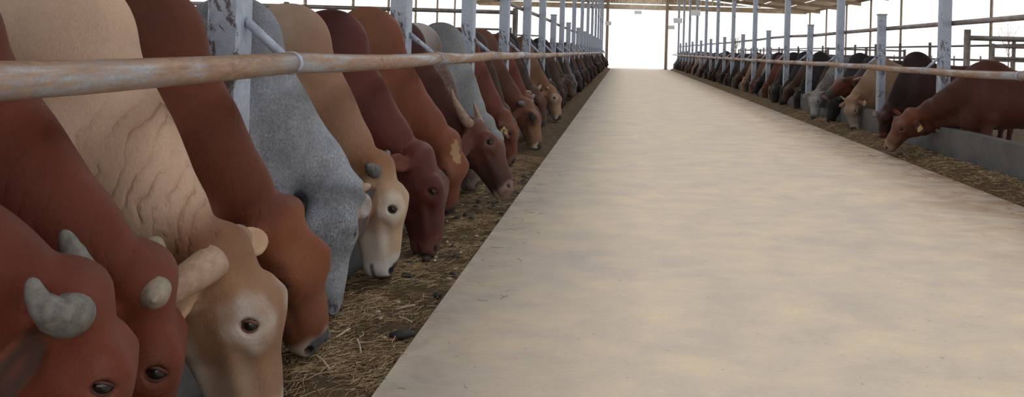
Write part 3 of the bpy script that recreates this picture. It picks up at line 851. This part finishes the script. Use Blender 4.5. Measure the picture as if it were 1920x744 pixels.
place_cow('l', -1.74, 3.02, 'chestnut bull with pale muzzle and blue-grey nose in front of the nearest post', brown, Pw=(-1.28, 3.13, .655), Mw=(-1.11, 3.30, .07),
          twist=-0.45, horn=(bud(.04, .034, 'dark', (-.7, -.5, .5)), None), ears=(None, (.3, -.7, .5)), ear_len=.12)
place_cow('l', -1.74, 3.70, 'speckled grey bull with small dark horn buds, face hanging towards the camera', grey, Pw=(-1.29, 3.78, .68), Mw=(-1.29, 3.62, .09),
          twist=-1.25, horn=(bud(.055, .036, 'dark', (-.6, .1, .7), .2), bud(.02, .026, 'tan', (-.3, .1, .8), .5)), ears=((.5, -.8, .35), (.25, -.8, .5)), ear_len=.13, mottle=.6, mscale=130, rough=.65)
place_cow('l', -1.74, 4.32, 'tan bull with white face, dark eye, grey horn knob and long drooping ear', tan, Pw=(-1.24, 4.42, .69), Mw=(-1.135, 4.5, .065),
          twist=0.08, horn=(bud(.06, .038, 'dark', (-.55, -.1, .8), .45), bud(.06, .036, 'dark')), ears=((.2, -.5, .8), (.95, -.28, .30)), ear_len=.26, mottle=.0, rough=.62)
place_cow('l', -1.73, 4.92, 'hornless deep maroon bull with a smooth rounded poll beside the white-faced one', darkred, girth=.95, Pw=(-1.165, 5.0, .685), Mw=(-1.01, 5.03, .055),
          twist=0, ears=((-.1, -.6, .7), (-.45, -.45, .85)), ear_len=.15, rough=.45)
place_cow('l', -1.66, 5.46, 'rust-red bull with a big hump and pale blaze on its forehead', rust, girth=.95, Pw=(-1.165, 5.74, .67), Mw=(-1.13, 5.84, .09),
          twist=-0.6, hump=1.25, ears=((.2, -.5, .8), (.3, -.8, .3)))
place_cow('l', -1.76, 6.50, 'dark brown bull with two long upright pale horns, head lifted off the feed', horned, Pw=(-1.15, 6.62, .715), Mw=(-.76, 6.42, .235),
          twist=-0.12, horn=(LONG, LONG), ears=((.15, -.5, .8), (.75, -.5, .35)), ear_len=.19)
place_cow('l', -1.80, 7.22, 'bull with a pale speckled white hump, half hidden behind the long-horned one', white, mottle=.3, mscale=70, P=(.47, .05, .63), Mz=(.62, .1, .06), ears=((.2, -.5, .8), (.3, -.7, .4)))
place_cow('l', -1.72, 7.88, 'slate-grey humped bull whose neck shows behind the long horns', slate, hump=1.15, mottle=.25, P=(.47, .05, .63), Mz=(.64, .1, .06), rough=.65)
place_cow('l', -1.74, 8.82, 'red bull with an orange-yellow tag in its ear', redtag, P=(.53, .0, .62), Mz=(.68, .02, .07), twist=-.2, ears=((.2, -.5, .8), (.88, .42, .5)), ear_len=.24, ear_tag=(-1, 'P'))
place_cow('l', -1.78, 9.60, 'dark brown bull in deep shade behind the red one with the ear tag', darkbr, P=(.45, .05, .62), Mz=(.60, .1, .06))
place_cow('l', -1.80, 10.52, 'brown bull with a large black patch around its eye and a pale muzzle', patch, Pw=(-1.20, 10.6, .65), Mw=(-.945, 10.52, .06), twist=-.30,
          horn=(bud(.07, .04, 'dark', (-.25, .1, 1), .5), bud(.07, .04, 'dark', (-.25, .1, 1), .5)), ears=((.2, -.5, .8), (.5, -.7, .35)), hump=1.2)
place_cow('l', -1.76, 11.42, 'red-brown bull with a pale horn knob beside the black-eyed one', dict(redtag), horn=(bud(.07, .04, 'pale', (-.3, .1, 1), .6), bud(.07, .04, 'grey', (-.3, .1, 1), .6)), twist=-.4, P=(.48, .03, .64), Mz=(.64, .05, .06))
place_cow('l', -1.78, 12.22, 'dark bay bull with brown stub horns in front of the pale-faced calf', darkbr, horn=(bud(.09, .035, 'brown', (-.4, .1, 1), .5), bud(.09, .035, 'brown', (-.4, .1, 1), .5)), twist=-.5, P=(.50, .0, .72), Mz=(.72, .0, .18))
place_cow('l', -1.78, 14.50, 'ginger calf with a pale face and dark eye among darker cattle', palef, Pw=(-1.235, 14.7, .65), Mw=(-1.0, 14.55, .10), twist=-.35, ears=((.1, -.4, .9), (.3, -.6, .6)),
          horn=(bud(.035, .03, 'pale'), bud(.035, .03, 'pale')))

# ------------------------------------------------------------------ right row, nearest first
place_cow('r', 4.36, 10.04, 'red-brown cow with an ear tag, nearest of the right-hand row', dict(red, base=(.075, .021, .012), head=(.125, .045, .026), poll=(.13, .04, .022), face=(.17, .08, .052), neck=(.062, .019, .012), hump=(.07, .021, .013), rear=(.095, .026, .013), muzzle=(.26, .18, .14), nose=(.2, .14, .12), ring=(.16, .085, .06), ear=(.09, .035, .022)),  # red coat darkened: shade on this row is put into the colour
          Pw=(3.71, 10.70, .645), Mw=(3.40, 10.92, .145), twist=.12, scale=.94, hump=.05, girth=1.05, nb=.15, dewlap=-1.6, dew_r=.105, neck_r=1.22, bulge=.02, ears=((.15, -.45, .85), (.1, -.5, .85)), ear_len=.17, ear_tag=(1, ''), name='cow', fine=.0115)
place_cow('r', 4.36, 12.32, 'dark maroon bull with a tall blackish hump behind the nearest right-hand cow', dict(darkred, base=(.035, .012, .010), hump=(.020, .010, .009), neck=(.018, .009, .008), head=(.045, .015, .011), face=(.04, .014, .011), rear=(.06, .016, .011)),
          P=(.42, -.05, .62), Mz=(.55, -.05, .12), twist=.2, scale=.96, hump=.9, fine=.016)
place_cow('r', 4.34, 13.95, 'pale buff bull with an ear tag and head straight down on the feed', buff, scale=.94, hump=.55, Pw=(3.80, 13.9, .62), Mw=(3.84, 13.85, .075), twist=.7, horn=(bud(.1, .028, 'brown', (-.6, .1, .7), .3), bud(.1, .028, 'brown', (-.6, .1, .7), .3)),
          ears=((.3, -.1, .9), (.3, -.1, .9)), ear_tag=(1, ''), fine=.017)
place_cow('r', 4.44, 14.70, 'brown-headed black bull lifting its horned head above the others', dict(black, head=(.115, .034, .02), poll=(.13, .042, .025), face=(.09, .03, .02)), scale=.94, hump=.55, Pw=(4.02, 14.6, .95), Mw=(3.50, 14.4, .72), twist=.5,
          horn=(bud(.17, .03, 'pale', (-.3, .2, 1), .25), bud(.17, .03, 'pale', (-.3, .2, 1), .25)), fine=.018)
place_cow('r', 4.34, 16.45, 'grey-faced bull with pale horns and open pinkish ear', dict(slate, base=(.10, .085, .075), neck=(.12, .10, .09), head=(.19, .18, .17), face=(.30, .29, .28), ear=(.25, .12, .09)), scale=.94, hump=.55, Pw=(3.80, 16.35, .62), Mw=(3.70, 16.2, .09), twist=.7,
          horn=(bud(.1, .03, 'pale', (-.3, .2, 1), .3), bud(.1, .03, 'pale', (-.3, .2, 1), .3)), mottle=.4, fine=.02)

# ------------------------------------------------------------------ the rest of both rows share a few bodies
VAR = []
neutral = dict(base=(1, 1, 1), hump=(.85, .85, .85), neck=(1, 1, 1), head=(1.0, .95, .9), muzzle=(1, 1, 1), nose=(.3, .3, .3), lid=(.1, .1, .1))
def nmat():
    return coat_material('shared_coat', 0, 60, .5, .55, objcol=True)
NM = nmat()
specs = [dict(P=(.47, .05, .66), Mz=(.64, .08, .06)), dict(P=(.50, -.05, .62), Mz=(.62, -.08, .06), hump=1.2), dict(P=(.46, .0, .70), Mz=(.70, .05, .12), twist=-.3),
         dict(P=(.48, -.08, .60), Mz=(.56, -.12, .06), twist=-.5, hump=.7), dict(P=(.52, .06, .74), Mz=(.80, .02, .26), twist=.3)]
for i, sp in enumerate(specs):
    c = Cow(fine=.026, coarse=.045, coat=neutral, horn=((bud(.07, .03, 'grey'), bud(.07, .03, 'grey')) if i in (1, 2) else None), **sp)
    VAR.append((c, c.mesh('cattle_body', NM)))
PAL = [('black', (.020, .018, .019)), ('black', (.026, .022, .022)), ('dark brown', (.055, .030, .022)), ('reddish brown', (.11, .038, .024)),
       ('brown', (.12, .058, .034)), ('tan', (.28, .17, .105)), ('grey', (.16, .155, .16)), ('dark brown', (.07, .036, .025))]
HORN_MESH = {}
def far_cow(side, bx, by, idx, ci):
    vi = (idx * 3 + (0 if side == 'l' else 2)) % len(VAR)
    c, me = VAR[vi]
    nm, cl = PAL[ci]
    root = empty('bull', (bx, by, 0), (0 if side == 'l' else math.pi) + random.uniform(-.06, .06))
    s_ = random.uniform(.94, 1.03) * (1 if side == 'l' else .93); root.scale = (s_, s_, s_)
    b = link('body', me, root); j = random.uniform(.85, 1.15); b.color = (cl[0] * j, cl[1] * j, cl[2] * j, 1)
    if by < 30:
        if vi not in HORN_MESH:
            c.parts(root); HORN_MESH[vi] = [(o.name.split('.')[0], o.data, o.location.copy()) for o in root.children if o is not b]
        else:
            for n_, m_, l_ in HORN_MESH[vi]: link(n_, m_, root, l_)
    row = 'left-hand' if side == 'l' else 'right-hand'
    tag(root, f'{nm} bull feeding in the {row} row, {ordinal(idx)} animal from the camera', 'cattle', 'cattle in the left feeding row' if side == 'l' else 'cattle in the right feeding row')
def clear_y(ys, y, m=.26):
    for p in ys:
        if abs(p - y) < m: y = p + (m if y >= p else -m)
    return y
seq_l = [0, 1, 0, 2, 1, 7, 4, 0, 2, 6, 0, 1, 4, 3, 0, 2, 5, 4, 0, 2]
ly = [12.95, 15.35] + [p + o + random.uniform(-.06, .06) for p in left_y if p > 16 for o in (.45, 1.275, 2.1)]
n = COWN['l']
order = sorted([1.5, 2.0, 2.48, 3.02, 3.70, 4.32, 4.92, 5.5, 6.5, 7.22, 7.88, 8.82, 9.6, 10.52, 11.42, 12.22, 14.5] + ly)
for k, y in enumerate(ly):
    if y > END_Y - 1: break
    far_cow('l', -1.80 + random.uniform(-.05, .06), clear_y(left_y, y), order.index(y) + 1, seq_l[k % len(seq_l)])
seq_r = [0, 2, 1, 7, 0, 0, 2, 3, 0, 6, 4, 1, 5, 2, 0, 7, 1, 2, 0, 4, 0, 7]  # mostly dark coats, standing in for the shade over the right row
ry = [15.38, 17.35] + [p + o + random.uniform(-.06, .06) for p in right_y if p > 18 for o in (.45, 1.275, 2.1)]
ordr = sorted([10.04, 12.32, 13.95, 14.7, 16.45] + ry)
for k, y in enumerate(ry):
    if y > END_Y - 1: break
    far_cow('r', 4.42 + random.uniform(-.05, .06), clear_y(right_y, y), ordr.index(y) + 1, seq_r[k % len(seq_r)])

# ------------------------------------------------------------------ feed in the troughs
def vnoise(x, y, seed=0):
    r = np.random.default_rng(seed); T = r.random((64, 64))
    xi = np.floor(x).astype(int); yi = np.floor(y).astype(int); fx = x - xi; fy = y - yi
    fx = fx * fx * (3 - 2 * fx); fy = fy * fy * (3 - 2 * fy)
    g = lambda a, b: T[a % 64, b % 64]
    return (g(xi, yi) * (1 - fx) + g(xi + 1, yi) * fx) * (1 - fy) + (g(xi, yi + 1) * (1 - fx) + g(xi + 1, yi + 1) * fx) * fy
def feed_h(x, y, side):
    t = (x + 1.50) / .62 if side == 'l' else (4.02 - x) / .42
    h = -.035 + .05 * np.sin(np.clip(t, 0, 1) * math.pi) * (.6 + .8 * vnoise(x * 2, y * 1.3, 3))
    h = h + .035 * (vnoise(x * 9, y * 9, 5) - .5) + .018 * (vnoise(x * 28, y * 28, 6) - .5)
    if side == 'r': h = h + .10 * np.clip(1 - (t - .05) * 1.15, 0, 1) + .03
    return h
def feed(side, x0, x1, ys, nx):
    xs = np.linspace(x0, x1, nx); X, Y = np.meshgrid(xs, ys, indexing='ij')
    Z = feed_h(X, Y, side)
    edge = np.minimum((X - x0), (x1 - X)); Z = np.where(edge < 1e-4, np.minimum(Z, -.02), Z)
    V = np.stack([X, Y, Z], -1).reshape(-1, 3); n = len(ys)
    F = [(i * n + j, (i + 1) * n + j, (i + 1) * n + j + 1, i * n + j + 1) for i in range(nx - 1) for j in range(n - 1)]
    me = bpy.data.meshes.new('feed'); me.from_pydata(V.tolist(), [], F); me.materials.append(M['feed'])
    me.polygons.foreach_set('use_smooth', np.ones(len(F), bool)); me.update()
    o = link('feed_bed', me)
    tag(o, f'brown chopped hay and silage spread along the {"left" if side == "l" else "right"} trough', 'feed', kind='stuff')
feed('l', -1.499, CURB_L - .001, np.concatenate([np.arange(1.0, 9, .022), np.arange(9, END_Y, .12)]), 32)
feed('r', CURB_R + .001, 4.019, np.concatenate([np.arange(5, 20, .04), np.arange(20, END_Y, .12)]), 20)

def straw(side, n, x0, x1, y0, y1, lab, power=1.6, lift=.012, on_floor=False, rmin=.0005, rmax=.0014):
    V = []; F = []
    for _ in range(n):
        y = y0 + (y1 - y0) * random.random() ** power; x = random.uniform(x0, x1)
        if not on_floor and random.random() < .8 and float(vnoise(np.array(x * 4.0), np.array(y * 3.0), 9)) < .42: continue
        L = random.uniform(.02, .09) if random.random() < .85 else random.uniform(.08, .15); a = random.uniform(0, math.pi); p = random.uniform(-.25, .25)
        z = (0.002 if on_floor else float(feed_h(np.array(x), np.array(y), side)) + random.uniform(0, lift))
        if on_floor: p = 0
        d = Vector((math.cos(a) * math.cos(p), math.sin(a) * math.cos(p), math.sin(p)))
        w = d.cross(Vector((0, 0, 1))).normalized(); u = w.cross(d)
        r = random.uniform(rmin, rmax); k = random.uniform(-.25, .25) * L
        n0 = len(V)
        for t, s_ in ((-.5, .0), (0, 1), (.5, 0)):
            c = Vector((x, y, z + .002)) + d * L * t + w * k * s_
            for q in range(3):
                th = 2.094 * q
                V.append(tuple(c + (w * math.cos(th) + u * math.sin(th)) * r))
        for i in (0, 3):
            for q in range(3): F.append((n0 + i + q, n0 + i + (q + 1) % 3, n0 + i + 3 + (q + 1) % 3, n0 + i + 3 + q))
    me = bpy.data.meshes.new('straw'); me.from_pydata(V, [], F); me.materials.append(M['straw']); me.update()
    o = link('straw', me); tag(o, lab, 'straw', kind='stuff')
straw('l', 42000, -1.46, CURB_L - .01, 1.9, 10.0, 'loose pale straw stems scattered over the left feed bed', 1.5)
straw('r', 7000, CURB_R + .0, 4.0, 6.0, 18.0, 'loose straw stems scattered over the right feed bed', 1.3, rmin=.0012, rmax=.003)
straw('l', 70, CURB_L + .01, CURB_L + .35, 2.4, 9.0, 'few thin straw bits lying on the left edge of the concrete', 1.4, on_floor=True)
straw('r', 160, CURB_R - .35, CURB_R - .0, 6.0, 16.0, 'straw litter spilled on the right edge of the concrete', 1.2, on_floor=True, rmin=.0008, rmax=.0018)

# ------------------------------------------------------------------ lumps, chips and stalks that can be told apart
def lump_mesh(name, mat, rx, ry, rz, seed, n=9, m=7):
    r = random.Random(seed); v = []; f = []
    for i in range(m + 1):
        for j in range(n):
            th = math.pi * i / m; ph = 2 * math.pi * j / n
            q = 1 + (r.uniform(-.16, .16) if 0 < i < m else 0)
            v.append((math.sin(th) * math.cos(ph) * rx * q, math.sin(th) * math.sin(ph) * ry * q, math.cos(th) * rz * q))
    f = [(i * n + j, i * n + (j + 1) % n, (i + 1) * n + (j + 1) % n, (i + 1) * n + j) for i in range(m) for j in range(n)]
    return MB().add(v, f).mesh(name, mat, True)
big = link('feed_lump', lump_mesh('feed_lump', M['lump'], .055, .028, .022, 4), None, (-.935, 3.66, .012)); big.rotation_euler = (0, 0, .35)
tag(big, 'large elongated black lump lying against the concrete edge near the front', 'lump')
LM = [lump_mesh('feed_lump', M['lump'], *d, s) for d, s in (((.032, .022, .016), 1), ((.024, .024, .018), 2), ((.04, .02, .016), 3))]
for k in range(34):
    y = 4.3 + 4.2 * random.random(); x = random.uniform(-1.2, CURB_L - .04)
    o = link('feed_lump', LM[k % 3], None, (x, y, float(feed_h(np.array(x), np.array(y), 'l')) + .008)); o.rotation_euler = (0, 0, random.uniform(0, 6))
    tag(o, 'small black lump lying in the hay of the left trough', 'lump', 'black lumps in the left feed')
CM = [lump_mesh('maize_chip', M['chip'], *d, s, 7, 5) for d, s in (((.018, .012, .006), 1), ((.012, .012, .007), 2))]
for k in range(26):
    y = 3.3 + 4.6 * random.random(); x = random.uniform(-1.25, CURB_L - .04)
    o = link('maize_chip', CM[k % 2], None, (x, y, float(feed_h(np.array(x), np.array(y), 'l')) + .008)); o.rotation_euler = (0, 0, random.uniform(0, 6))
    tag(o, 'small whitish chip lying in the hay of the left trough', 'chip', 'pale chips in the left feed')
ST = [((-1.06, 3.45), .14, 2.0), ((-1.12, 3.20), .12, 2.3), ((-1.02, 4.02), .10, .5), ((-1.16, 3.55), .09, 1.2), ((-.97, 3.85), .08, 2.6)]
for (x, y), L, a in ST:
    z = float(feed_h(np.array(x), np.array(y), 'l')) + .022
    d = Vector((math.cos(a), math.sin(a), .12)).normalized() * L / 2
    o = MB().tube([-d, d * .1 + Vector((.003, .002, .002)), d], .0035, 6).build('straw_stalk', M['chip'], None, (x, y, z))
    tag(o, 'thick pale straw stalk lying on the hay near the chestnut bull', 'stalk', 'thick stalks on the left feed')

# ------------------------------------------------------------------ hanging boxes near the far end
for x, y, z, w, lb in ((.98, 58, 4.05, .5, 'small pale box hanging in the middle of the far doorway'), (2.6, 40, 2.85, .42, 'pale box hanging just right of the far doorway, lower one'),
                       (3.1, 36, 3.05, .4, 'pale box hanging on the right, nearest of the hanging boxes'), (3.1, 54, 2.95, .4, 'small pale box hanging beside the right end column'),
                       (-1.0, 54, 3.1, .4, 'small pale box hanging beside the left end column')):
    root = empty('hanging_box', (x, y, z))
    MB().box(-w / 2, w / 2, -.08, .08, -.12, .12).build('housing', M['lampbox'], root)
    MB().box(-w / 2 + .03, w / 2 - .03, -.09, -.08, -.09, .09).build('front_plate', M['lampbox'], root)
    MB().tube([(0, 0, .12), (0, 0, roof_z(x) - z)], .008, 6).build('drop_rod', M['purlin'], root)
    tag(root, lb, 'fixture')

# ------------------------------------------------------------------ thin bare trees outside
def tree(x, y, h, lb):
    root = empty('bare_tree', (x, y, -.23)); mb = MB()
    MB().tube([(0, 0, 0), (.05, 0, h * .35), (0, .05, h * .6)], [.10, .07, .05], 8).build('trunk', M['bark'], root, smooth=True)
    r = random.Random(int(x * 10)); mb = MB()
    for k in range(22):
        z = h * r.uniform(.3, .6); a = r.uniform(0, 6.28); l = h * r.uniform(.2, .45)
        e = Vector((math.cos(a) * l * .55, math.sin(a) * l * .55, z + l)); s0 = Vector((0, 0, z)); m_ = (s0 + e) / 2 + Vector((r.uniform(-.1, .1), 0, -.1))
        mb.tube([s0, m_, e], [.03, .018, .006], 5)
        for q in range(4):
            t = r.uniform(.4, 1); p = s0.lerp(e, t); b_ = r.uniform(0, 6.28)
            mb.tube([p, p + Vector((math.cos(b_) * .4, math.sin(b_) * .4, .45))], [.010, .003], 4)
    mb.build('branches', M['bark'], root); tag(root, lb, 'tree')
tree(13.5, 100, 5.5, 'bare thin tree beyond the right side of the barn')
tree(44, 95, 6.5, 'faint bare tree at the far right outside the barn')
